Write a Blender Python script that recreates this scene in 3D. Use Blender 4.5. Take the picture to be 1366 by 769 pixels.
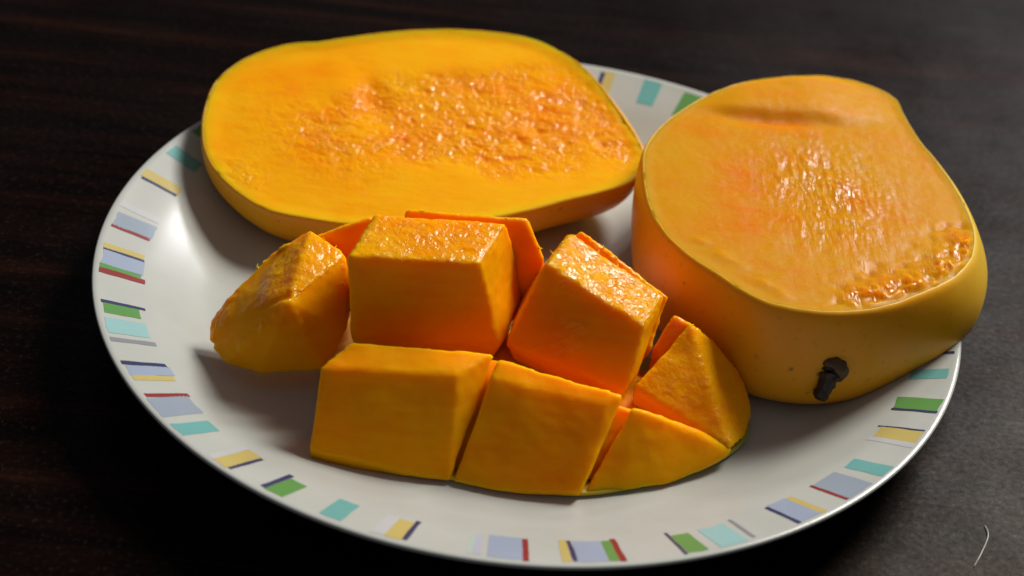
import bpy, bmesh, math, random
import numpy as np
from mathutils import Vector, Matrix, noise, geometry

# ---------------------------------------------------------------- scene, camera, light
scene = bpy.context.scene
for o in list(bpy.data.objects):
    bpy.data.objects.remove(o)
S = 0.01                                   # lengths below are written in centimetres
col = scene.collection
PI = math.pi

cam_data = bpy.data.cameras.new('camera')
cam = bpy.data.objects.new('camera', cam_data); col.objects.link(cam)
cam_data.sensor_width = 36.0
cam_data.lens = 18.0 / math.tan(math.radians(17.0))
cam_data.clip_start = 0.01; cam_data.clip_end = 20.0
R_ = Vector((0.99486106, 0.05891384, 0.08234456)); U_ = Vector((-0.10124953, 0.57887759, 0.80910399)); F_ = Vector((0.0, 0.81328341, -0.58186777))
cam.matrix_world = Matrix(((R_.x, U_.x, -F_.x, -0.39681*S), (R_.y, U_.y, -F_.y, -33.90981*S), (R_.z, U_.z, -F_.z, 25.04295*S), (0, 0, 0, 1)))
cam_data.dof.use_dof = True
cam_data.dof.focus_distance = 0.385
cam_data.dof.aperture_fstop = 12.0
scene.camera = cam

world = bpy.data.worlds.new('World'); scene.world = world
world.use_nodes = True
bg = world.node_tree.nodes['Background']
bg.inputs[0].default_value = (0.95, 0.95, 1.0, 1); bg.inputs[1].default_value = 0.098

def window_light(name, az, el, dist, sx, sy, power, color, target=(0, 0, 0.02)):
    ld = bpy.data.lights.new(name, 'AREA'); ld.shape = 'RECTANGLE'; ld.size = sx; ld.size_y = sy
    ld.energy = power; ld.color = color
    lo = bpy.data.objects.new(name, ld); col.objects.link(lo)
    a, e = math.radians(az), math.radians(el)
    p = Vector((math.cos(a)*math.cos(e), math.sin(a)*math.cos(e), math.sin(e)))*dist + Vector(target)
    lo.location = p
    lo.rotation_euler = (Vector(target)-p).to_track_quat('-Z', 'Y').to_euler()
    return lo
window_light('window_light', 47, 46, 1.3, 0.40, 0.40, 19.0, (1.0, 0.95, 0.86))
window_light('back_window_light', 66, 35, 1.6, 0.20, 0.20, 4.6, (0.97, 0.97, 1.0))

vs = scene.view_settings
vs.view_transform = 'Standard'; vs.look = 'None'; vs.gamma = 1.0; vs.exposure = 0.14; vs.use_curve_mapping = False
scene.render.resolution_x = 1024; scene.render.resolution_y = 576

# ---------------------------------------------------------------- measured shapes (cm)
STRIPES=[('navy', 63.36, 63.93), ('green', 63.93, 66.85), ('teal', 70.8, 73.84), ('yellow', 78.83, 80.54), ('navy', 80.54, 81.29), ('green', 152.27, 154.57), ('teal', 159.01, 161.69), ('yellow', 166.61, 168.56), ('navy', 168.56, 169.15), ('pale', 175.69, 176.97), ('greyblue', 178.11, 181.34), ('red', -178.66, -178.03), ('yellow', -174.17, -173.03), ('navy', -173.03, -172.54), ('blue', -172.54, -169.29), ('green', -169.29, -168.36), ('red', -168.36, -167.2), ('navy', -161.24, -160.62), ('green', -160.62, -158.38), ('cyan', -157.42, -154.03), ('grey', -153.08, -152.17), ('navy', -148.03, -147.2), ('blue', -147.2, -145.05), ('yellow', -145.05, -143.89), ('red', -141.0, -140.18), ('greyblue', -140.18, -136.01), ('teal', -134.37, -131.79), ('pale', -127.44, -126.51), ('yellow', -126.51, -124.31), ('navy', -124.31, -123.72), ('navy', -119.51, -118.77), ('green', -118.77, -116.24), ('teal', -111.59, -108.84), ('pale', -105.15, -103.54), ('yellow', -103.54, -101.54), ('navy', -101.54, -100.92), ('mint', -94.15, -93.71), ('lavender', -93.71, -92.74), ('blue', -92.05, -88.04), ('red', -88.04, -87.32), ('yellow', -83.64, -82.56), ('navy', -82.56, -81.94), ('blue', -81.94, -78.39), ('green', -78.39, -77.21), ('red', -77.21, -76.44), ('navy', -69.89, -69.45), ('green', -69.45, -66.94), ('cyan', -65.58, -61.96), ('grey', -61.11, -60.59), ('navy', -55.19, -54.59), ('blue', -54.59, -51.58), ('yellow', -51.58, -50.64), ('red', -47.34, -46.84), ('greyblue', -46.84, -42.44), ('teal', -40.73, -38.18), ('pale', -33.29, -32.22), ('yellow', -32.22, -29.53), ('navy', -29.53, -29.12), ('navy', -25.17, -24.61), ('green', -24.61, -21.82), ('teal', -17.23, -15.04)]
RIGHT_OUT=[(2.55,1.85,3.50),(2.63,2.96,3.50),(3.09,4.20,3.50),(3.80,5.34,3.50),(4.54,6.24,3.50),(5.50,7.03,3.50),(6.57,7.52,3.50),(7.42,7.74,3.50),(8.35,7.68,3.50),(9.04,7.35,3.50),(9.49,6.81,3.50),(9.62,5.93,3.50),(9.83,4.78,3.50),(10.16,3.70,3.50),(10.45,2.48,3.50),(10.60,1.29,3.50),(10.58,0.29,3.50),(10.32,-0.72,3.50),(9.82,-1.52,3.50),(9.11,-2.21,3.50),(8.34,-2.81,3.50),(7.62,-3.22,3.50),(6.75,-3.46,3.50),(5.91,-3.46,3.50),(5.25,-3.29,3.50),(4.68,-2.87,3.50),(4.11,-2.29,3.50),(3.52,-1.69,3.50),(3.01,-0.84,3.50),(2.67,0.31,3.50)]
RIGHT_STEM=[(7.07,-3.08,1.75),(7.00,-3.42,1.15)]
BACK_OUT=[(-8.83,3.44,2.25),(-8.97,4.42,2.42),(-8.88,5.65,2.64),(-8.26,6.70,2.83),(-7.35,7.41,2.95),(-6.36,7.74,3.01),(-4.96,8.31,3.11),(-3.32,8.79,3.19),(-1.83,8.93,3.22),(-0.54,8.80,3.20),(0.34,8.33,3.11),(1.11,7.61,2.99),(1.77,6.58,2.80),(2.31,5.56,2.63),(2.67,4.70,2.47),(2.72,4.20,2.38),(2.55,3.56,2.27),(2.10,3.05,2.18),(0.75,2.32,2.05),(-0.46,1.67,1.94),(-1.75,1.18,1.85),(-3.22,0.85,1.80),(-4.51,0.67,1.76),(-5.64,0.72,1.77),(-6.67,0.89,1.80),(-7.49,1.37,1.89),(-8.16,2.03,2.00),(-8.58,2.68,2.12)]
CUBES={'F1':[(-4.37,-7.02,1.03),(-2.94,-7.07,0.80),(-1.31,-7.08,0.60),(-4.29,-6.00,2.50),(-1.36,-5.78,2.50),(-3.73,-5.24,2.70),(-0.63,-5.05,2.60),(-3.73,-5.14,1.00),(-1.13,-4.95,0.90),(-4.37,-6.90,0.52),(-2.94,-6.95,0.52),(-1.31,-6.96,0.52)],
 'F2':[(-1.27,-7.12,0.60),(0.16,-7.26,0.64),(1.53,-7.26,0.82),(-0.65,-5.65,2.40),(1.92,-6.03,2.30),(-0.51,-5.14,2.60),(2.23,-5.75,2.40),(-0.51,-5.04,0.90),(1.88,-5.65,0.80),(-1.27,-7.00,0.52),(0.16,-7.14,0.52),(1.53,-7.14,0.52)],
 'F3':[(2.42,-5.86,2.20),(4.83,-5.52,0.90),(1.61,-7.03,0.60),(2.59,-6.79,0.58),(3.40,-6.47,0.60),(4.24,-5.93,0.65),(4.66,-5.60,0.72),(3.79,-5.49,1.50),(2.57,-5.61,1.90),(2.62,-5.56,0.80),(4.83,-5.22,0.80),(1.61,-6.91,0.52),(2.59,-6.67,0.52),(3.40,-6.35,0.52)],
 'M1':[(-4.02,-4.25,4.20),(-1.15,-4.02,4.20),(-0.65,-2.41,4.30),(-3.67,-2.63,4.30),(-3.89,-4.33,2.19),(-0.58,-4.08,2.00),(-0.05,-2.17,2.35),(-3.92,-2.08,2.10),(-3.82,-3.78,1.10),(-0.88,-3.78,1.10),(-0.35,-2.45,1.20)],
 'M2':[(0.29,-3.27,3.90),(2.59,-4.35,3.20),(3.07,-3.05,3.20),(0.80,-1.88,3.90),(-0.41,-4.02,2.15),(2.34,-4.99,1.90),(2.62,-4.38,1.90),(-0.11,-2.13,2.10),(-0.11,-3.53,1.10),(2.14,-4.69,1.00),(2.32,-4.08,0.90)],
 'B3':[(1.02,-1.78,3.90),(3.15,-3.03,3.15),(2.85,-3.91,2.20),(0.92,-0.78,2.95),(3.15,-2.13,2.30),(2.85,-3.01,1.60),(0.52,-1.58,1.90),(0.42,-0.88,1.70),(2.55,-3.61,1.20)],
 'B2':[(-2.99,-2.21,4.25),(-0.22,-2.02,4.20),(0.29,-2.43,3.40),(0.11,-2.56,2.60),(-2.99,-1.11,3.33),(-0.22,-0.92,3.28),(0.29,-1.43,2.60),(0.21,-1.66,2.20),(-2.99,-2.11,2.25),(-2.99,-1.21,1.85),(-0.09,-2.36,1.40)],
 'B1':[(-5.91,-2.48,3.00),(-4.83,-2.12,3.35),(-3.84,-1.84,3.70),(-3.69,-1.90,3.70),(-5.71,-1.98,1.40),(-5.61,-2.68,1.40),(-3.69,-0.80,2.75),(-4.83,-1.12,2.45),(-3.69,-1.20,1.50),(-3.69,-2.20,1.50)],
 'M3':[(3.66,-3.54,2.90),(2.52,-4.88,1.90),(4.78,-5.51,0.95),(5.38,-4.04,0.75),(5.36,-3.91,1.00),(4.97,-3.37,1.55),(4.29,-3.44,2.35),(5.14,-4.84,0.75),(2.52,-4.68,0.90),(3.31,-3.19,1.50),(4.67,-3.17,0.65)],
 'B4':[(3.30,-3.29,2.90),(3.70,-3.54,2.80),(2.86,-3.77,2.20),(3.36,-3.97,2.00),(3.45,-2.94,2.30),(3.80,-3.09,2.30),(2.86,-3.57,1.10),(3.70,-2.79,0.90),(3.56,-3.87,1.00)],
 'L':[(-5.12,-2.26,3.45),(-4.23,-2.81,3.25),(-4.01,-3.90,2.00),(-4.31,-4.19,1.95),(-4.43,-4.53,1.25),(-5.88,-4.68,1.05),(-6.70,-4.42,1.00),(-7.15,-3.87,1.10),(-7.22,-3.41,1.40),(-6.72,-2.90,2.10),(-6.01,-2.28,2.75),(-5.26,-4.57,3.05),(-4.01,-2.70,2.00),(-4.43,-3.53,1.25),(-6.55,-2.97,1.20),(-5.92,-2.40,1.30),(-4.82,-1.76,2.65)],
 'G1':[(-1.51,-5.33,2.15),(-0.50,-5.20,2.05),(-1.51,-6.68,0.58),(-1.07,-6.72,0.58),(-0.83,-4.75,2.20),(-0.31,-4.84,2.20),(-0.83,-4.65,0.80),(-0.31,-4.74,0.80)],
 'G2':[(1.77,-5.63,1.95),(2.57,-5.66,1.85),(1.33,-6.86,0.62),(1.81,-6.63,0.58),(2.03,-5.55,2.00),(2.62,-5.36,1.70),(2.03,-5.35,0.80),(2.62,-5.36,0.70)]}
CREASE=[(-7.10,-3.88,1.12),(-6.25,-4.04,1.95),(-5.49,-4.28,2.85)]

# ---------------------------------------------------------------- helpers
def N(v, scale, off=0.0):
    return noise.noise(Vector((v[0]*scale+off, v[1]*scale-off*1.7, v[2]*scale+off*.6)))
def fbm(v, scale, octv=3, off=0.0):
    s, a, t = 0.0, 1.0, 0.0
    for i in range(octv):
        s += a*N(v, scale*2**i, off+i*13.1); t += a; a *= .5
    return s/t
def ss(a, b, x):
    t = min(1.0, max(0.0, (x-a)/(b-a))); return t*t*(3-2*t)
def gauss(x, y, cx, cy, rx, ry, rot=0.0):
    dx, dy = x-cx, y-cy
    c, s = math.cos(rot), math.sin(rot)
    u, v = (dx*c+dy*s)/rx, (-dx*s+dy*c)/ry
    return math.exp(-(u*u+v*v))
def segd(x, y, ax, ay, bx, by):
    vx, vy = bx-ax, by-ay
    t = max(0, min(1, ((x-ax)*vx+(y-ay)*vy)/(vx*vx+vy*vy)))
    return math.hypot(x-ax-t*vx, y-ay-t*vy)
PLATE = [(0, .45), (6.6, .45), (7.2, .48), (7.8, .60), (8.4, .85), (9.3, 1.27), (10.2, 1.62), (10.38, 1.69)]
def plate_z(r):
    if r >= PLATE[-1][0]: return PLATE[-1][1]
    for (a, b), (c, d) in zip(PLATE, PLATE[1:]):
        if r <= c: return b+(d-b)*(r-a)/(c-a)

def mesh_obj(name, verts, faces, mat, parent=None, smooth=True, attr=None):
    me = bpy.data.meshes.new(name)
    me.from_pydata([(v[0]*S, v[1]*S, v[2]*S) for v in verts], [], faces)
    me.materials.append(mat)
    if smooth: me.polygons.foreach_set('use_smooth', [True]*len(me.polygons))
    for k, vals in (attr or {}).items():
        a = me.attributes.new(k, 'FLOAT', 'POINT'); a.data.foreach_set('value', vals)
    me.update()
    o = bpy.data.objects.new(name, me); col.objects.link(o)
    if parent:
        o.parent = parent
        o.matrix_parent_inverse = Matrix.Translation(parent.location).inverted()
    return o
def thing(name, loc, label, cat):
    o = bpy.data.objects.new(name, None); col.objects.link(o)
    o.location = Vector(loc)*S; o.empty_display_size = .01
    o['label'] = label; o['category'] = cat
    return o
def lathe(profile, n):
    verts, faces = [], []
    m = len(profile)
    for i in range(n):
        a = 2*PI*i/n
        for r, z in profile: verts.append((r*math.cos(a), r*math.sin(a), z))
    for i in range(n):
        j = (i+1) % n
        for k in range(m-1): faces.append((i*m+k, j*m+k, j*m+k+1, i*m+k+1))
    return verts, faces
def catmull(pts, n, closed=True):
    P = [Vector(p) for p in pts]; m = len(P); out = []
    dense = []
    for i in range(m if closed else m-1):
        g = lambda k: P[k % m] if closed else P[max(0, min(m-1, k))]
        p0, p1, p2, p3 = g(i-1), g(i), g(i+1), g(i+2)
        for k in range(24):
            t = k/24
            dense.append(.5*((2*p1)+(p2-p0)*t+(2*p0-5*p1+4*p2-p3)*t*t+(3*p1-p0-3*p2+p3)*t**3))
    dense.append(dense[0].copy() if closed else P[-1])
    L = [0]
    for a, b in zip(dense, dense[1:]): L.append(L[-1]+(b-a).length)
    k = 0
    cnt = n if closed else n-1
    for i in range(n):
        d = L[-1]*i/cnt
        while k < len(L)-2 and L[k+1] < d: k += 1
        t = (d-L[k])/max(1e-9, L[k+1]-L[k]); out.append(dense[k].lerp(dense[k+1], min(1, t)))
    return out

# ---------------------------------------------------------------- materials
def material(name):
    m = bpy.data.materials.new(name); m.use_nodes = True
    nt = m.node_tree; b = nt.nodes['Principled BSDF']
    return m, nt, b
def nd(nt, t, **kw):
    n = nt.nodes.new(t)
    for k, v in kw.items():
        if k in n.inputs: n.inputs[k].default_value = v
        else: setattr(n, k, v)
    return n
def ramp(nt, fac, stops):
    r = nt.nodes.new('ShaderNodeValToRGB')
    e = r.color_ramp.elements
    while len(e) < len(stops): e.new(.5)
    for k, (p, c) in enumerate(stops): e[k].position = p; e[k].color = (*c, 1)
    nt.links.new(fac, r.inputs[0]); return r
def obj_coord(nt, scale=(1, 1, 1), rot=(0, 0, 0)):
    tc = nt.nodes.new('ShaderNodeTexCoord'); mp = nt.nodes.new('ShaderNodeMapping')
    mp.inputs['Scale'].default_value = scale; mp.inputs['Rotation'].default_value = rot
    nt.links.new(tc.outputs['Object'], mp.inputs[0]); return mp.outputs[0]

def flesh_material(name, bright, deep, red, stretch=1.0, wscale=820.0, glint=(.50, .64), sss=.0055, rough=(.26, .44), bump=.05):
    m, nt, b = material(name); lk = nt.links.new
    co = obj_coord(nt)
    at = nd(nt, 'ShaderNodeAttribute', attribute_name='tone')
    n1 = nd(nt, 'ShaderNodeTexNoise', Scale=55.0, Detail=5.0, Roughness=.6); lk(co, n1.inputs['Vector'])
    # fine fibres run along the fruit
    fco = obj_coord(nt, (60, 420, 420)); nf = nd(nt, 'ShaderNodeTexNoise', Scale=1.0, Detail=4.0); lk(fco, nf.inputs['Vector'])
    ad = nd(nt, 'ShaderNodeMath', operation='MULTIPLY_ADD'); lk(n1.outputs[0], ad.inputs[0]); ad.inputs[1].default_value = .75; lk(at.outputs['Fac'], ad.inputs[2])
    ad2 = nd(nt, 'ShaderNodeMath', operation='MULTIPLY_ADD'); lk(nf.outputs[0], ad2.inputs[0]); ad2.inputs[1].default_value = .35; lk(ad.outputs[0], ad2.inputs[2])
    r = ramp(nt, ad2.outputs[0], [(.30, bright), (.70, deep), (1.0, red)])
    lk(r.outputs[0], b.inputs['Base Color'])
    b.inputs['Subsurface Weight'].default_value = 1.0
    b.inputs['Subsurface Radius'].default_value = (1.0, .60, .06)
    b.inputs['Subsurface Scale'].default_value = sss
    b.inputs['IOR'].default_value = 1.38; b.inputs['Specular IOR Level'].default_value = .33
    nr = nd(nt, 'ShaderNodeTexNoise', Scale=240.0, Detail=3.0); lk(co, nr.inputs['Vector'])
    mr = nd(nt, 'ShaderNodeMapRange'); lk(nr.outputs[0], mr.inputs[0])
    mr.inputs[1].default_value = .3; mr.inputs[2].default_value = .7; mr.inputs[3].default_value = rough[0]; mr.inputs[4].default_value = rough[1]
    lk(mr.outputs[0], b.inputs['Roughness'])
    nb = nd(nt, 'ShaderNodeTexNoise', Scale=620.0, Detail=4.0, Roughness=.6); lk(co, nb.inputs['Vector'])
    sm = nd(nt, 'ShaderNodeMath', operation='ADD'); lk(nb.outputs[0], sm.inputs[0]); lk(nf.outputs[0], sm.inputs[1])
    bp = nd(nt, 'ShaderNodeBump', Strength=bump, Distance=.0006); lk(sm.outputs[0], bp.inputs['Height'])
    # torn, wet texture where the flesh was pulled off the stone
    wet = nd(nt, 'ShaderNodeAttribute', attribute_name='wet')
    vo = nd(nt, 'ShaderNodeTexNoise', Scale=wscale, Detail=2.0, Roughness=.5, Distortion=.2); lk(obj_coord(nt, (1, stretch, 1)), vo.inputs['Vector'])
    ml = nd(nt, 'ShaderNodeMath', operation='MULTIPLY'); lk(vo.outputs[0], ml.inputs[0]); lk(wet.outputs['Fac'], ml.inputs[1])
    bp2 = nd(nt, 'ShaderNodeBump', Strength=.9, Distance=.0009); lk(ml.outputs[0], bp2.inputs['Height']); lk(bp.outputs[0], bp2.inputs['Normal'])
    lk(bp2.outputs[0], b.inputs['Normal'])
    rm = nd(nt, 'ShaderNodeMix', data_type='FLOAT'); lk(wet.outputs['Fac'], rm.inputs[0]); lk(mr.outputs[0], rm.inputs[2]); rm.inputs[3].default_value = .10
    lk(rm.outputs[0], b.inputs['Roughness'])
    sp = nd(nt, 'ShaderNodeMix', data_type='FLOAT'); lk(wet.outputs['Fac'], sp.inputs[0]); sp.inputs[2].default_value = .055
    # only scattered spots are really wet
    gn = nd(nt, 'ShaderNodeTexNoise', Scale=330.0, Detail=2.0, Roughness=.6); lk(obj_coord(nt, (1, stretch, 1)), gn.inputs['Vector'])
    gm = nd(nt, 'ShaderNodeMapRange'); lk(gn.outputs[0], gm.inputs[0]); gm.inputs[1].default_value = glint[0]; gm.inputs[2].default_value = glint[1]; gm.inputs[3].default_value = .08; gm.inputs[4].default_value = .95
    lk(gm.outputs[0], sp.inputs[3])
    lk(sp.outputs[0], b.inputs['Specular IOR Level'])
    return m
M_face = flesh_material('mango_flesh_cheek', (.97, .49, .008), (.96, .37, .004), (.92, .25, .002))
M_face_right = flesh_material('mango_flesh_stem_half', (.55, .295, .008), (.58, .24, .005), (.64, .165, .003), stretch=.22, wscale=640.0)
M_cube = flesh_material('mango_flesh_cubed', (.98, .46, .003), (.97, .35, .002), (.92, .23, .002), glint=(.43, .55), sss=.0045, bump=.16)

def skin_material(name, a, bcol, c, scale):
    m, nt, b = material(name); lk = nt.links.new
    co = obj_coord(nt)
    n1 = nd(nt, 'ShaderNodeTexNoise', Scale=scale, Detail=4.0, Roughness=.55); lk(co, n1.inputs['Vector'])
    at = nd(nt, 'ShaderNodeAttribute', attribute_name='tone')
    ad = nd(nt, 'ShaderNodeMath', operation='MULTIPLY_ADD'); lk(n1.outputs[0], ad.inputs[0]); ad.inputs[1].default_value = .5; lk(at.outputs['Fac'], ad.inputs[2])
    r = ramp(nt, ad.outputs[0], [(.15, a), (.5, bcol), (.95, c)])
    vo = nd(nt, 'ShaderNodeTexVoronoi', Scale=330.0); lk(co, vo.inputs['Vector'])
    vr = ramp(nt, vo.outputs['Distance'], [(.05, (.8, .8, .7)), (.25, (1, 1, 1))])
    mx = nd(nt, 'ShaderNodeMix', data_type='RGBA', blend_type='MULTIPLY'); mx.inputs[0].default_value = .75
    lk(r.outputs[0], mx.inputs[6]); lk(vr.outputs[0], mx.inputs[7])
    v2 = nd(nt, 'ShaderNodeTexVoronoi', Scale=150.0); lk(co, v2.inputs['Vector'])
    r2 = ramp(nt, v2.outputs['Distance'], [(.06, (1, 1, 1)), (.13, (0, 0, 0))])
    n2 = nd(nt, 'ShaderNodeTexNoise', Scale=45.0, Detail=2.0); lk(co, n2.inputs['Vector'])
    r3 = ramp(nt, n2.outputs[0], [(.48, (0, 0, 0)), (.62, (.75, .75, .75))])
    mm = nd(nt, 'ShaderNodeMath', operation='MULTIPLY'); lk(r2.outputs[0], mm.inputs[0]); lk(r3.outputs[0], mm.inputs[1])
    mx2 = nd(nt, 'ShaderNodeMix', data_type='RGBA'); lk(mm.outputs[0], mx2.inputs[0]); lk(mx.outputs[2], mx2.inputs[6]); mx2.inputs[7].default_value = (.20, .09, .02, 1)
    # broad sun-blush and green-tinged patches
    n5 = nd(nt, 'ShaderNodeTexNoise', Scale=16.0, Detail=3.0); lk(co, n5.inputs['Vector'])
    r5 = ramp(nt, n5.outputs[0], [(.42, (1.0, .90, .8)), (.60, (.95, .90, .8))])
    mx3 = nd(nt, 'ShaderNodeMix', data_type='RGBA', blend_type='MULTIPLY'); mx3.inputs[0].default_value = 1.0
    lk(mx2.outputs[2], mx3.inputs[6]); lk(r5.outputs[0], mx3.inputs[7])
    lk(mx3.outputs[2], b.inputs['Base Color'])
    b.inputs['Roughness'].default_value = .40; b.inputs['Specular IOR Level'].default_value = .28
    b.inputs['Subsurface Weight'].default_value = .5
    b.inputs['Subsurface Radius'].default_value = (1, .5, .1); b.inputs['Subsurface Scale'].default_value = .003
    nb = nd(nt, 'ShaderNodeTexNoise', Scale=300.0, Detail=3.0); lk(co, nb.inputs['Vector'])
    bp = nd(nt, 'ShaderNodeBump', Strength=.15, Distance=.0005); lk(nb.outputs[0], bp.inputs['Height']); lk(bp.outputs[0], b.inputs['Normal'])
    return m
M_skin = skin_material('mango_skin', (.88, .35, .004), (.86, .42, .008), (.74, .52, .06), 34.0)
M_skin_cube = skin_material('mango_skin_scored', (.70, .36, .02), (.60, .42, .03), (.34, .36, .04), 40.0)

def glaze(name, c):
    m, nt, b = material(name); lk = nt.links.new
    co = obj_coord(nt)
    n1 = nd(nt, 'ShaderNodeTexNoise', Scale=90.0, Detail=4.0); lk(co, n1.inputs['Vector'])
    r = ramp(nt, n1.outputs[0], [(.3, tuple(v*.93 for v in c)), (.7, c)])
    lk(r.outputs[0], b.inputs['Base Color'])
    nr = nd(nt, 'ShaderNodeTexNoise', Scale=35.0, Detail=5.0); lk(co, nr.inputs['Vector'])
    mr = nd(nt, 'ShaderNodeMapRange'); lk(nr.outputs[0], mr.inputs[0]); mr.inputs[3].default_value = .17; mr.inputs[4].default_value = .30
    lk(mr.outputs[0], b.inputs['Roughness'])
    b.inputs['IOR'].default_value = 1.5
    return m
M_plate = glaze('plate_glaze', (.48, .50, .475))
STRIPE_COL = {'navy': (.035, .04, .13), 'yellow': (.62, .50, .16), 'blue': (.36, .44, .60), 'greyblue': (.33, .40, .50), 'green': (.12, .34, .08),
              'red': (.30, .025, .025), 'cyan': (.34, .60, .62), 'grey': (.28, .30, .33), 'teal': (.16, .46, .45), 'pale': (.58, .60, .62),
              'mint': (.48, .64, .58), 'lavender': (.52, .54, .66)}
M_stripe = {k: glaze('stripe_glaze_'+k, tuple(v*.84+.015 for v in c)) for k, c in STRIPE_COL.items()}

def table_material():
    m, nt, b = material('dark_table_wood'); lk = nt.links.new
    rot = (0, 0, math.radians(-24))
    g = obj_coord(nt, (6, 90, 20), rot); n1 = nd(nt, 'ShaderNodeTexNoise', Scale=1.0, Detail=6.0, Roughness=.62, Distortion=.5); lk(g, n1.inputs['Vector'])
    g2 = obj_coord(nt, (60, 700, 100), rot); n2 = nd(nt, 'ShaderNodeTexNoise', Scale=1.0, Detail=4.0); lk(g2, n2.inputs['Vector'])
    co = obj_coord(nt); n3 = nd(nt, 'ShaderNodeTexNoise', Scale=700.0, Detail=5.0, Roughness=.7); lk(co, n3.inputs['Vector'])
    r1 = ramp(nt, n1.outputs[0], [(.38, (.0010, .0004, .0003)), (.55, (.0050, .0016, .0009)), (.74, (.020, .0060, .0032))])
    r2 = ramp(nt, n2.outputs[0], [(.3, (.55, .55, .55)), (.7, (1.2, 1.15, 1.1))])
    mx = nd(nt, 'ShaderNodeMix', data_type='RGBA', blend_type='MULTIPLY'); mx.inputs[0].default_value = 1.0
    lk(r1.outputs[0], mx.inputs[6]); lk(r2.outputs[0], mx.inputs[7])
    r3 = ramp(nt, n3.outputs[0], [(.56, (0, 0, 0)), (.80, (.026, .014, .009))])
    ad = nd(nt, 'ShaderNodeMix', data_type='RGBA', blend_type='ADD'); ad.inputs[0].default_value = 1.0
    lk(mx.outputs[2], ad.inputs[6]); lk(r3.outputs[0], ad.inputs[7])
    lk(ad.outputs[2], b.inputs['Base Color'])
    rr = nd(nt, 'ShaderNodeMapRange'); lk(n1.outputs[0], rr.inputs[0]); rr.inputs[3].default_value = .34; rr.inputs[4].default_value = .46
    lk(rr.outputs[0], b.inputs['Roughness'])
    b.inputs['Specular Tint'].default_value = (1, .86, .76, 1)
    n4 = nd(nt, 'ShaderNodeTexNoise', Scale=22.0, Detail=6.0, Roughness=.65); lk(co, n4.inputs['Vector'])
    s4 = nd(nt, 'ShaderNodeMath', operation='MULTIPLY'); lk(n4.outputs[0], s4.inputs[0]); lk(n3.outputs[0], s4.inputs[1])
    m4 = nd(nt, 'ShaderNodeMapRange'); lk(s4.outputs[0], m4.inputs[0]); m4.inputs[1].default_value = .12; m4.inputs[2].default_value = .42; m4.inputs[3].default_value = .02; m4.inputs[4].default_value = .10
    lk(m4.outputs[0], b.inputs['Specular IOR Level'])
    sm = nd(nt, 'ShaderNodeMath', operation='MULTIPLY_ADD'); lk(n3.outputs[0], sm.inputs[0]); sm.inputs[1].default_value = 1.0; lk(n1.outputs[0], sm.inputs[2])
    bp = nd(nt, 'ShaderNodeBump', Strength=.15, Distance=.0004); lk(sm.outputs[0], bp.inputs['Height']); lk(bp.outputs[0], b.inputs['Normal'])
    return m
M_table = table_material()
def plain(name, c, rough=.6, bump=0.0, scale=400.0):
    m, nt, b = material(name); lk = nt.links.new
    co = obj_coord(nt); n1 = nd(nt, 'ShaderNodeTexNoise', Scale=scale, Detail=4.0); lk(co, n1.inputs['Vector'])
    r = ramp(nt, n1.outputs[0], [(.3, tuple(v*.55 for v in c)), (.7, tuple(min(1, v*1.3) for v in c))]); lk(r.outputs[0], b.inputs['Base Color'])
    b.inputs['Roughness'].default_value = rough
    if bump:
        bp = nd(nt, 'ShaderNodeBump', Strength=bump, Distance=.0008); lk(n1.outputs[0], bp.inputs['Height']); lk(bp.outputs[0], b.inputs['Normal'])
    return m
M_stem = plain('dry_stem', (.030, .016, .009), .55, 1.0, 520)
M_collar = plain('dry_collar', (.09, .04, .012), .6, .6, 420)
M_lint = plain('lint', (.6, .58, .55), .8)

# ---------------------------------------------------------------- table
w, d, t = 60, 45, 2.5
bm = bmesh.new(); bmesh.ops.create_cube(bm, size=1.0)
for v in bm.verts: v.co = Vector((v.co.x*2*w*S, v.co.y*2*d*S, (v.co.z-.5)*t*S))
bmesh.ops.bevel(bm, geom=list(bm.edges), offset=.4*S, segments=3, affect='EDGES')
me = bpy.data.meshes.new('table_top'); bm.to_mesh(me); bm.free(); me.materials.append(M_table)
table = bpy.data.objects.new('table_top', me); col.objects.link(table)
table['kind'] = 'structure'; table['label'] = 'dark brown polished wooden table top'

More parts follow.
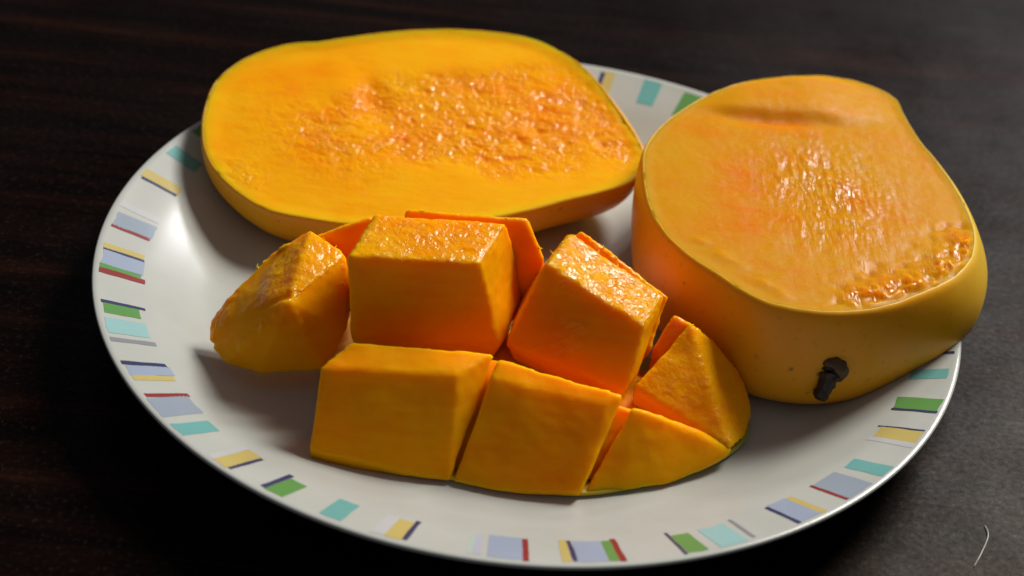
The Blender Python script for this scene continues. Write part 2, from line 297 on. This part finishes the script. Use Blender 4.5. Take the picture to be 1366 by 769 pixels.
# ---------------------------------------------------------------- plate
plate = thing('plate', (0, 0, 0), 'round white glazed plate with short coloured stripes around its rim', 'plate')
top = catmull([(r, 0, z) for r, z in PLATE[1:]], 60, False)
prof = [(0.001, .45), (3, .45)]+[(p.x, p.z) for p in top]+[(10.46, 1.705), (10.50, 1.68), (10.49, 1.61), (10.40, 1.54), (9.3, 1.06), (8.3, .66), (7.4, .30), (6.9, .16), (6.75, .02), (6.55, .005), (6.35, .02), (6.25, .18), (0.001, .2)]
v, f = lathe(prof, 240)
mesh_obj('glazed_body', v, f, M_plate, plate)
stripes = list(STRIPES)
stripes += [(n, a+180, b+180) for n, a, b in STRIPES if -90 < a < -30 and a+180 > 84]
stripes += [(n, a+90, b+90) for n, a, b in STRIPES if -103 < a < -29 and a+90 > -13]
random.seed(4)
for n, a0, a1 in stripes:
    thin = (a1-a0) < .8
    r0 = 9.34+random.uniform(-.05, .05); r1 = 10.32+random.uniform(-.05, .04)
    if n in ('green', 'teal', 'cyan'): r0 += .08
    na = max(2, int((a1-a0)/.4)); nr = 10
    sk = random.uniform(-.25, .25)
    vv, ff = [], []
    for i in range(na+1):
        for k in range(nr+1):
            fr = k/nr
            a = math.radians(a0+(a1-a0)*i/na + sk*(fr-.5) + .10*N((fr*3, a0, i/na), 1.0))
            r = r0+(r1-r0)*fr + (.03*N((a*40, a0, fr), 1.0) if k in (0, nr) else 0)
            vv.append((r*math.cos(a), r*math.sin(a), 0))
    # lay on the glaze, a hair above it
    def top_z(r):
        for p, q in zip(top, top[1:]):
            if p.x <= r <= q.x: return p.z+(q.z-p.z)*(r-p.x)/(q.x-p.x)
        return plate_z(r)
    vv = [(x, y, top_z(math.hypot(x, y))+.006) for x, y, _ in vv]
    for i in range(na):
        for k in range(nr):
            q = i*(nr+1)+k; ff.append((q, q+nr+1, q+nr+2, q+1)[::-1])
    mesh_obj('stripe', vv, ff, M_stripe[n], plate)

# ---------------------------------------------------------------- mango halves
def mango_half(root, outline, profile, face_fn, bulge, skin_tone, nang=320, nring=90, thick=.07, clamp=True, fmat=None):
    """outline: 3-D points of the cut rim; profile: (scale, depth below the rim) pairs down to the base."""
    rim = catmull(outline, nang)
    c = Vector((0, 0, 0))
    for p in rim: c += p
    c /= nang
    # rim plane
    nrm = Vector((0, 0, 0))
    for a, b in zip(rim, rim[1:]+rim[:1]): nrm += (a-c).cross(b-c)
    nrm.normalize()
    if nrm.z < 0: nrm = -nrm
    def rest(p):
        if not clamp: return p
        r = math.hypot(p.x, p.y); zmin = plate_z(r)+.015 if r < 10.75 else -9
        if p.z < zmin: p = Vector((p.x, p.y, zmin))
        return p
    prf = catmull([(a, 0, b) for a, b in profile], 46, False)
    def shell(inset):
        rings = []
        for k, q in enumerate(prf):
            ring = []
            for i, p in enumerate(rim):
                dirv = p-c; ln = dirv.length
                s = q.x + bulge(dirv/ln, q.z/profile[-1][1])*(1 if q.x > .3 else q.x/.3)
                s += .010*N((dirv.x/ln*1.6, dirv.y/ln*1.6, q.z*.5), 1.0)*min(1, q.z*2)
                pp = c+dirv*(s-inset/ln) - nrm*(q.z-(inset*.6 if q.z > .5*profile[-1][1] else 0))
                ring.append(rest(pp) if inset == 0 else rest(pp)+Vector((0, 0, inset)))
            rings.append(ring)
        return rings
    # flesh: cut face plus the inner wall
    fv, ff, tone = [], [], []
    h, tn, wt = face_fn(c.x, c.y, 0); fv.append(tuple(c+nrm*h)); tone.append(tn); wet = [wt]
    for k in range(1, nring+1):
        s = k/nring
        for p in rim:
            q = c+(p-c)*s*.9985
            h, tn, wt = face_fn(q.x, q.y, s); wet.append(wt)
            q = q+nrm*h
            fv.append(tuple(q)); tone.append(tn)
    for i in range(nang):
        j = (i+1) % nang
        ff.append((0, 1+i, 1+j))
        for k in range(nring-1):
            a = 1+k*nang
            ff.append((a+i, a+nang+i, a+nang+j, a+j))
    inner = shell(thick*.7)[2:]
    base = 1+(nring-1)*nang
    for ring in inner:
        nb = len(fv)
        for p in ring: fv.append(tuple(p)); tone.append(.2); wet.append(0)
        for i in range(nang):
            j = (i+1) % nang; ff.append((base+i, nb+i, nb+j, base+j))
        base = nb
    fv.append(tuple(inner[-1][0].lerp(inner[-1][nang//2], .5))); tone.append(.2); wet.append(0)
    for i in range(nang): ff.append((base+i, len(fv)-1, base+(i+1) % nang))
    # make winding outward
    mesh_fl = mesh_obj('flesh', fv, ff, fmat, root, attr={'tone': tone, 'wet': wet})
    fix_normals(mesh_fl)
    # skin: thin peel, its cut edge just proud of the flesh
    sv, sf, st = [], [], []
    outer = shell(0)
    rings = []
    edge = [(-.045, -.02), (-.03, .004), (-.005, .006)]
    for off, up in edge:
        rings.append([p+(p-c).normalized()*off+nrm*(up+.012*N(p, 3.0)+face_fn(p.x, p.y, 1.0)[0]*.9) for p in rim])
    rings += outer[1:]
    for ring in rings:
        for p in ring: sv.append(tuple(p)); st.append(skin_tone(p))
    for k in range(len(rings)-1):
        for i in range(nang):
            j = (i+1) % nang; sf.append((k*nang+i, k*nang+j, (k+1)*nang+j, (k+1)*nang+i))
    b0 = (len(rings)-1)*nang
    sv.append(tuple(rings[-1][0].lerp(rings[-1][nang//2], .5))); st.append(.2)
    for i in range(nang): sf.append((b0+i, b0+(i+1) % nang, len(sv)-1))
    sk = mesh_obj('skin', sv, sf, M_skin, root, attr={'tone': st})
    fix_normals(sk)
    return c, nrm, rim
def fix_normals(o):
    bm = bmesh.new(); bm.from_mesh(o.data); bmesh.ops.recalc_face_normals(bm, faces=bm.faces); bm.to_mesh(o.data); bm.free()

# half with the stem, cut face up
def right_face(x, y, s):
    p = (x, y, 0)
    edge = ss(1.0, .93, s)
    stone = gauss(x, y, 7.1, 1.6, 1.3, 2.2, .15)*(.75+.5*N((x*1.2, y*.7, 0), 1.0, 3.0))
    h = -.02*edge - .12*gauss(x, y, 6.8, 1.6, 2.6, 3.4)
    # ridge left at the far end, stepping down to the cut
    bx = 4.9+1.0*math.cos((x-6.6)*.4)
    step = ss(-.25, .30, y-(5.15+.10*(x-5.6)**2*.35+.12*N(p, 1.2)))*ss(3.8, 5.4, x)*ss(9.4, 6.8, x)
    h += .18*step*edge - .12*gauss(x, y, 6.2, 5.2, 1.3, .32, .12)
    # wet fibres over the stone bed, short torn tufts running towards the stem
    fib = fbm((x*2.6, y*.9, 0), 1.5, 4, 3.0)
    h += stone*(.10*abs(fib)+.03*N((x*7, y*3.0, 0), 1.0, 5.0))
    h += .012*fbm(p, 2.2, 3, 9.0)+.006*N((x*5, y*14, 0), 1.0)*edge
    # crumbs torn up along the stem-side edge
    dcr = segd(x, y, 7.5, -2.75, 9.4, -1.7); dcr = min(dcr, segd(x, y, 9.4, -1.7, 10.3, -.1))
    h += math.exp(-(dcr/.35)**2)*max(0, .05+.20*N((x*5, y*5, 0), 1.0, 2.0))*ss(1.0, .97, s)
    h -= .10*math.exp(-((dcr-.75)/.3)**2)*max(0, N((x*3, y*3, 0), 1.0, 8.0))*edge
    # small ledge by the left-hand skin
    dl = segd(x, y, 3.9, -1.1, 5.7, -2.95)
    h += .03*math.exp(-(dl/.2)**2)*ss(-.3, .4, N((x*2, y*2, 0), 1.0, 1.0))*edge
    tone = .12+.30*gauss(x, y, 4.9, 1.2, .8, 2.6)+.22*gauss(x, y, 6.2, 4.9, 1.5, .5)+.12*stone+.10*math.exp(-(dcr/.5)**2)
    tone -= .20*ss(.95, 1.0, s)
    return h, tone, min(1, .9*stone+.8*math.exp(-(dcr/.5)**2)+.04)*edge
rh = thing('mango_half', (6.9, 1.9, .47), 'thick mango half lying cut face up with its dark stem stub still attached', 'mango')
def right_bulge(d, t):
    b = .15*max(0, d.x)**2*math.sin(PI*min(1, t*1.05))
    b += .035*max(0, -d.y)*t
    return b
prof_r = [(1.0, 0), (1.012, .12), (1.02, .5), (1.022, 1.0), (1.018, 1.6), (1.005, 2.15), (.975, 2.6), (.90, 2.92), (.76, 3.04), (.4, 3.05), (.02, 3.05)]
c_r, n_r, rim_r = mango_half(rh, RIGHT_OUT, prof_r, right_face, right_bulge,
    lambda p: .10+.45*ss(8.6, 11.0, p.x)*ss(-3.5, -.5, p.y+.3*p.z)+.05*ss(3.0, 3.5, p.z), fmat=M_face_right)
def tube(pts, rads, n=20, seed=0.0, lump=.16):
    vv, ff = [], []
    P = [Vector(p) for p in pts]
    for i, p in enumerate(P):
        tdir = (P[min(i+1, len(P)-1)]-P[max(i-1, 0)]).normalized()
        a = tdir.orthogonal().normalized(); b = tdir.cross(a)
        for k in range(n):
            t = 2*PI*k/n
            rr = rads[i]*(1+lump*(N((math.cos(t)*2, math.sin(t)*2, i*.45), 1.0, seed)+.6*N((math.cos(t)*5, math.sin(t)*5, i*.3), 1.0, seed+4)))
            vv.append(tuple(p+(a*math.cos(t)+b*math.sin(t))*rr))
    m = len(P)
    for i in range(m-1):
        for k in range(n):
            l = (k+1) % n; ff.append((i*n+k, i*n+l, (i+1)*n+l, (i+1)*n+k))
    for e in (0, m-1):
        vv.append(tuple(P[e]))
        for k in range(n): ff.append((e*n+k, e*n+(k+1) % n, len(vv)-1))
    return vv, ff
# stem: a woody collar on the skin, then the drooping stub
from mathutils.bvhtree import BVHTree
sk_ = [o for o in rh.children if o.name.startswith('skin')][0]
bv = BVHTree.FromPolygons([v.co for v in sk_.data.vertices], [tuple(p.vertices) for p in sk_.data.polygons])
y0 = bv.ray_cast(Vector((7.09, -9, 1.75))*S, Vector((0, 1, 0)))[0].y/S
sp = catmull([(7.10, y0+.30, 1.96), (7.10, y0+.10, 1.92), (7.09, y0+.02, 1.86), (7.08, y0-.05, 1.76), (7.06, y0-.10, 1.64), (7.03, y0-.13, 1.52), (7.00, y0-.15, 1.38), (6.98, y0-.16, 1.27), (6.975, y0-.16, 1.24)], 22, False)
sr = [.86*q for q in (.40, .40, .40, .39, .38, .37, .35, .32, .30, .27, .25, .235, .225, .215, .205, .20, .195, .195, .20, .20, .19, .11)]
sp = [p+Vector((-.10, 0, 0)) for p in sp]
v, f = tube(sp, sr, 40, 1.0, .30)
stm = mesh_obj('stem', v, f, M_stem, rh); fix_normals(stm)
v, f = tube([(7.00, y0+.14, 1.91), (7.00, y0+.04, 1.90), (7.0, y0+.0, 1.89), (6.99, y0-.02, 1.88)], [.42, .41, .39, .33], 30, 3.0)
st2 = mesh_obj('collar', v, f, M_collar, stm); fix_normals(st2)

# cheek leaning back on the far rim
def back_face(x, y, s):
    p = (x, y, 0)
    edge = ss(1.0, .90, s)
    bed = ss(1.3, .6, math.hypot((x+1.4)/4.2, (y-5.35-.02*x)/2.15)+.35*N((x*.8, y*.8, 0), 1.0, 7.0))
    pitB = gauss(x, y, -5.7, 3.7, 2.0, 1.2, -.5); pitC = gauss(x, y, -7.6, 2.1, .8, .45, -.7); pitR = gauss(x, y, 1.9, 5.3, .5, 1.3, .35)
    rough_ = min(1, bed+.9*pitB+pitC+.9*pitR)
    h = -.06*edge-.10*bed
    h += rough_*(.032*N((x*2.4, y*3.4, 0), 1.0, 2.0)+.025*N((x*6.5, y*7.5, 0), 1.0, 6.0))
    pit = N((x*3.0, y*3.4, 0), 1.0, 11.0)
    h -= rough_*.06*ss(.3, .8, pit)
    h += .016*fbm(p, 1.2, 3, 4.0)+.006*N((x*3, y*12, 0), 1.0, 3.0)
    # step where the stone bed begins
    h += .05*gauss(x, y, -5.2, 5.6, .5, .9, .35)-.10*gauss(x, y, -4.55, 5.6, .35, .8, .35)
    tone = .05+.20*bed+.20*pitB+.16*pitR+.18*gauss(x, y, -6.6, 6.2, 1.6, .8, .6)-.16*gauss(x, y, -1.5, 2.2, 3.5, .8, .25)
    tone -= .18*ss(.95, 1.0, s)
    return h, tone, min(1, rough_*.9+.03)*edge
bh = thing('mango_half', (-3.0, 4.4, .47), 'long mango cheek lying skin down behind the cubed piece, pitted cut face tilted forward', 'mango')
prof_b = [(1.0, 0), (1.008, .10), (1.006, .4), (.985, .8), (.92, 1.25), (.80, 1.65), (.62, 1.92), (.40, 2.02), (.02, 2.06)]
mango_half(bh, BACK_OUT, prof_b, back_face, lambda d, t: 0.0, lambda p: .16, fmat=M_face, nang=340, nring=84)

# ---------------------------------------------------------------- cubed cheek
cb = thing('cubed_mango', (0, -4.0, .47), 'mango cheek scored into cubes and turned out, standing in front of two mango halves', 'mango')
def chunk(name, pts, rough_top=0.0, seed=0.0, bev=.10, tone0=.2, voxel=.06, crease=None):
    bm = bmesh.new()
    for p in pts: bm.verts.new(Vector(p)*S)
    r = bmesh.ops.convex_hull(bm, input=list(bm.verts))
    bmesh.ops.delete(bm, geom=list({e for e in r['geom_interior']+r['geom_unused'] if isinstance(e, bmesh.types.BMVert)}), context='VERTS')
    bmesh.ops.dissolve_limit(bm, angle_limit=math.radians(7), verts=bm.verts, edges=bm.edges)
    bmesh.ops.recalc_face_normals(bm, faces=bm.faces)
    segs = [(np.array(e.verts[0].co)/S, np.array(e.verts[1].co)/S) for e in bm.edges if max(v_.co.z for v_ in e.verts) > 1.3*S and e.calc_face_angle(0) > .5]
    me = bpy.data.meshes.new(name); bm.to_mesh(me); bm.free()
    o = bpy.data.objects.new(name, me); col.objects.link(o)
    b = o.modifiers.new('b', 'BEVEL'); b.width = bev*S; b.segments = 2; b.limit_method = 'ANGLE'; b.angle_limit = math.radians(20)
    rm = o.modifiers.new('r', 'REMESH'); rm.mode = 'VOXEL'; rm.voxel_size = voxel*S
    sm = o.modifiers.new('s', 'SMOOTH'); sm.factor = .5; sm.iterations = 1
    dg = bpy.context.evaluated_depsgraph_get()
    new = bpy.data.meshes.new_from_object(o.evaluated_get(dg))
    bpy.data.objects.remove(o); bpy.data.meshes.remove(me)
    new.name = name
    new.materials.clear(); new.materials.append(M_cube)
    tone = []; wet = []
    co = np.empty(len(new.vertices)*3); new.vertices.foreach_get('co', co); co = co.reshape(-1, 3)/S
    ed = np.full(len(co), 9.0)
    for a_, b_ in segs:
        d_ = b_-a_; t_ = np.clip(((co-a_)@d_)/(d_@d_), 0, 1)
        ed = np.minimum(ed, np.linalg.norm(co-a_-t_[:, None]*d_, axis=1))
    for v in new.vertices:
        p = v.co/S; n = v.normal
        up = ss(.55, .85, n.z)
        h = .075*fbm(p, .7, 2, seed)+.012*N(p, 4.0, seed+3)
        # knife drag lines across the cut sides
        h += (1-up)*.007*N((p[0]*.8, p[1]*.8, p[2]*7), 1.0, seed)
        h += rough_top*up*(.02*N(p, 6.0, seed+5)+.04*max(0, N(p, 3.2, seed+8)))
        wet.append(min(1, rough_top*up))
        if crease:
            dc = min((p-geometry.intersect_point_line(p, a_, b_)[0]).length for a_, b_ in crease)
            h -= .07*math.exp(-(dc/.08)**2)
        e_ = math.exp(-(ed[v.index]/.13)**2)
        if e_ > .02:
            h += e_*(.016*N(p, 2.0, seed+20)+.05*max(0, N(p, 8.0, seed+30))*(.3+rough_top))
        v.co = v.co+n*h*S
        tone.append(tone0-.14*up*rough_top*ss(.4, -.3, N(p, 1.3, seed))+.10*fbm(p, .8, 2, seed+2))
    new.polygons.foreach_set('use_smooth', [True]*len(new.polygons))
    a = new.attributes.new('tone', 'FLOAT', 'POINT'); a.data.foreach_set('value', tone)
    a = new.attributes.new('wet', 'FLOAT', 'POINT'); a.data.foreach_set('value', wet)
    new.update()
    o = bpy.data.objects.new(name, new); col.objects.link(o); o.parent = cb
    o.matrix_parent_inverse = Matrix.Translation(cb.location).inverted()
    return o
settings = {'F1': (.0, .07, .18), 'F2': (.0, .07, .18), 'F3': (.1, .07, .10), 'M1': (.7, .11, .20), 'M2': (1.0, .07, .16), 'M3': (.5, .05, .18),
            'B1': (.4, .06, .2), 'B2': (.3, .06, .15), 'B3': (.6, .05, .15), 'B4': (.5, .05, .2), 'L': (.6, .04, .16), 'G1': (0, .04, .3), 'G2': (0, .04, .3)}
random.seed(11)
FIBRES = {'M2': (9, [(0, 3), (3, 2)]), 'B3': (6, [(0, 1)]), 'B2': (4, [(0, 1), (1, 2)]), 'L': (5, [(0, 1), (9, 10)]), 'M3': (4, [(0, 6)])}
for i, (k, pts) in enumerate(CUBES.items()):
    rt, bv, tn = settings[k]
    cr = [(Vector(p), Vector(q)) for p, q in zip(CREASE, CREASE[1:])] if k == 'L' else None
    cube = chunk('flesh_base' if k[0] == 'G' else 'flesh_cube', pts, rt, i*7.3, bv, tn, .05 if k == 'L' else .06, cr)  # G pieces: filler wedges added to darken the front gaps and stop light glowing through
    # short torn strands standing up along the top edges
    if k in FIBRES:
        cnt, edges = FIBRES[k]
        cen = sum((Vector(p) for p in pts), Vector())/len(pts)
        for q in range(cnt):
            ia, ib = edges[q % len(edges)]
            e = Vector(pts[ia]).lerp(Vector(pts[ib]), random.uniform(.03, .97))
            e += (cen-e).normalized()*.10
            d = ((e-cen).normalized()+Vector((random.uniform(-.6, .6), random.uniform(-.5, .5), random.uniform(0, .8)))).normalized()
            ln = random.uniform(.08, .19)
            bend = Vector((random.uniform(-.08, .08), random.uniform(-.08, .08), -.04))
            v, f = tube([e, e+d*ln*.5, e+d*ln*.8+bend*.5, e+d*ln+bend], [.03, .018, .011, .004], 6)
            fo = mesh_obj('torn_fibre', v, f, M_cube, cb, attr={'tone': [.05]*len(v), 'wet': [.4]*len(v)})
            fo.parent = cube; fo.matrix_parent_inverse = (Matrix.Translation(cb.location) @ cube.matrix_parent_inverse).inverted()

# what joins the cubes: the uncut flesh and the peel below it
OUT = [(-4.15, -6.5), (-3.0, -6.8), (-1.3, -7.0), (.2, -7.12), (1.6, -7.06), (3.2, -6.45), (4.3, -5.75), (5.0, -5.05), (5.32, -4.35), (5.2, -3.75), (4.5, -3.2), (3.0, -2.0), (1.2, -1.3), (-1.5, -1.2), (-3.9, -1.5), (-4.5, -2.6), (-4.35, -4.5)]
cub = catmull([(x, y, 0) for x, y in OUT], 200)
cc = Vector((.3, -4.3, 0))
def stack(levels, name, mat, tonef, seed):
    vv, ff, tn = [], [], []
    n = len(cub)
    for s, z in levels:
        for p in cub:
            q = cc+(p-cc)*s
            lift = .22*ss(-2.5, -4.4, q.x)
            zz = z+lift*ss(.4, .6, z)
            vv.append((q.x, q.y, max(zz, plate_z(math.hypot(q.x, q.y))+.012)+.02*N((q.x, q.y, z), .9, seed))); tn.append(tonef(q))
    for k in range(len(levels)-1):
        for i in range(n):
            j = (i+1) % n; ff.append((k*n+i, k*n+j, (k+1)*n+j, (k+1)*n+i))
    for e in (0, len(levels)-1):
        z = levels[e][1]
        vv.append((cc.x, cc.y, z)); tn.append(.2)
        for i in range(n): ff.append((e*n+i, e*n+(i+1) % n, len(vv)-1))
    o = mesh_obj(name, vv, ff, mat, cb, attr={'tone': tn}); fix_normals(o); return o
stack([(.90, .47), (.97, .50), (1.0, .56), (1.003, .60), (.985, .63), (.95, .62), (.90, .58)], 'skin', M_skin_cube, lambda q: .2+.5*ss(0, 4.5, q.x), 1.0)
stack([(.76, .52), (.85, .56), (.85, .60), (.76, .8), (.66, 1.05), (.55, 1.3), (.4, 1.4)], 'flesh_base', M_cube, lambda q: .3, 2.0)

# ---------------------------------------------------------------- lint on the table
v, f = tube(catmull([(10.57, -6.12, .03), (10.60, -6.35, .05), (10.54, -6.60, .06), (10.38, -6.95, .04), (10.28, -7.15, .03), (10.11, -7.46, .02)], 24, False), [.011]*24, 6)
o = mesh_obj('lint_fibre', v, f, M_lint)
o['label'] = 'tiny curled white lint fibre lying on the dark table'; o['category'] = 'lint'
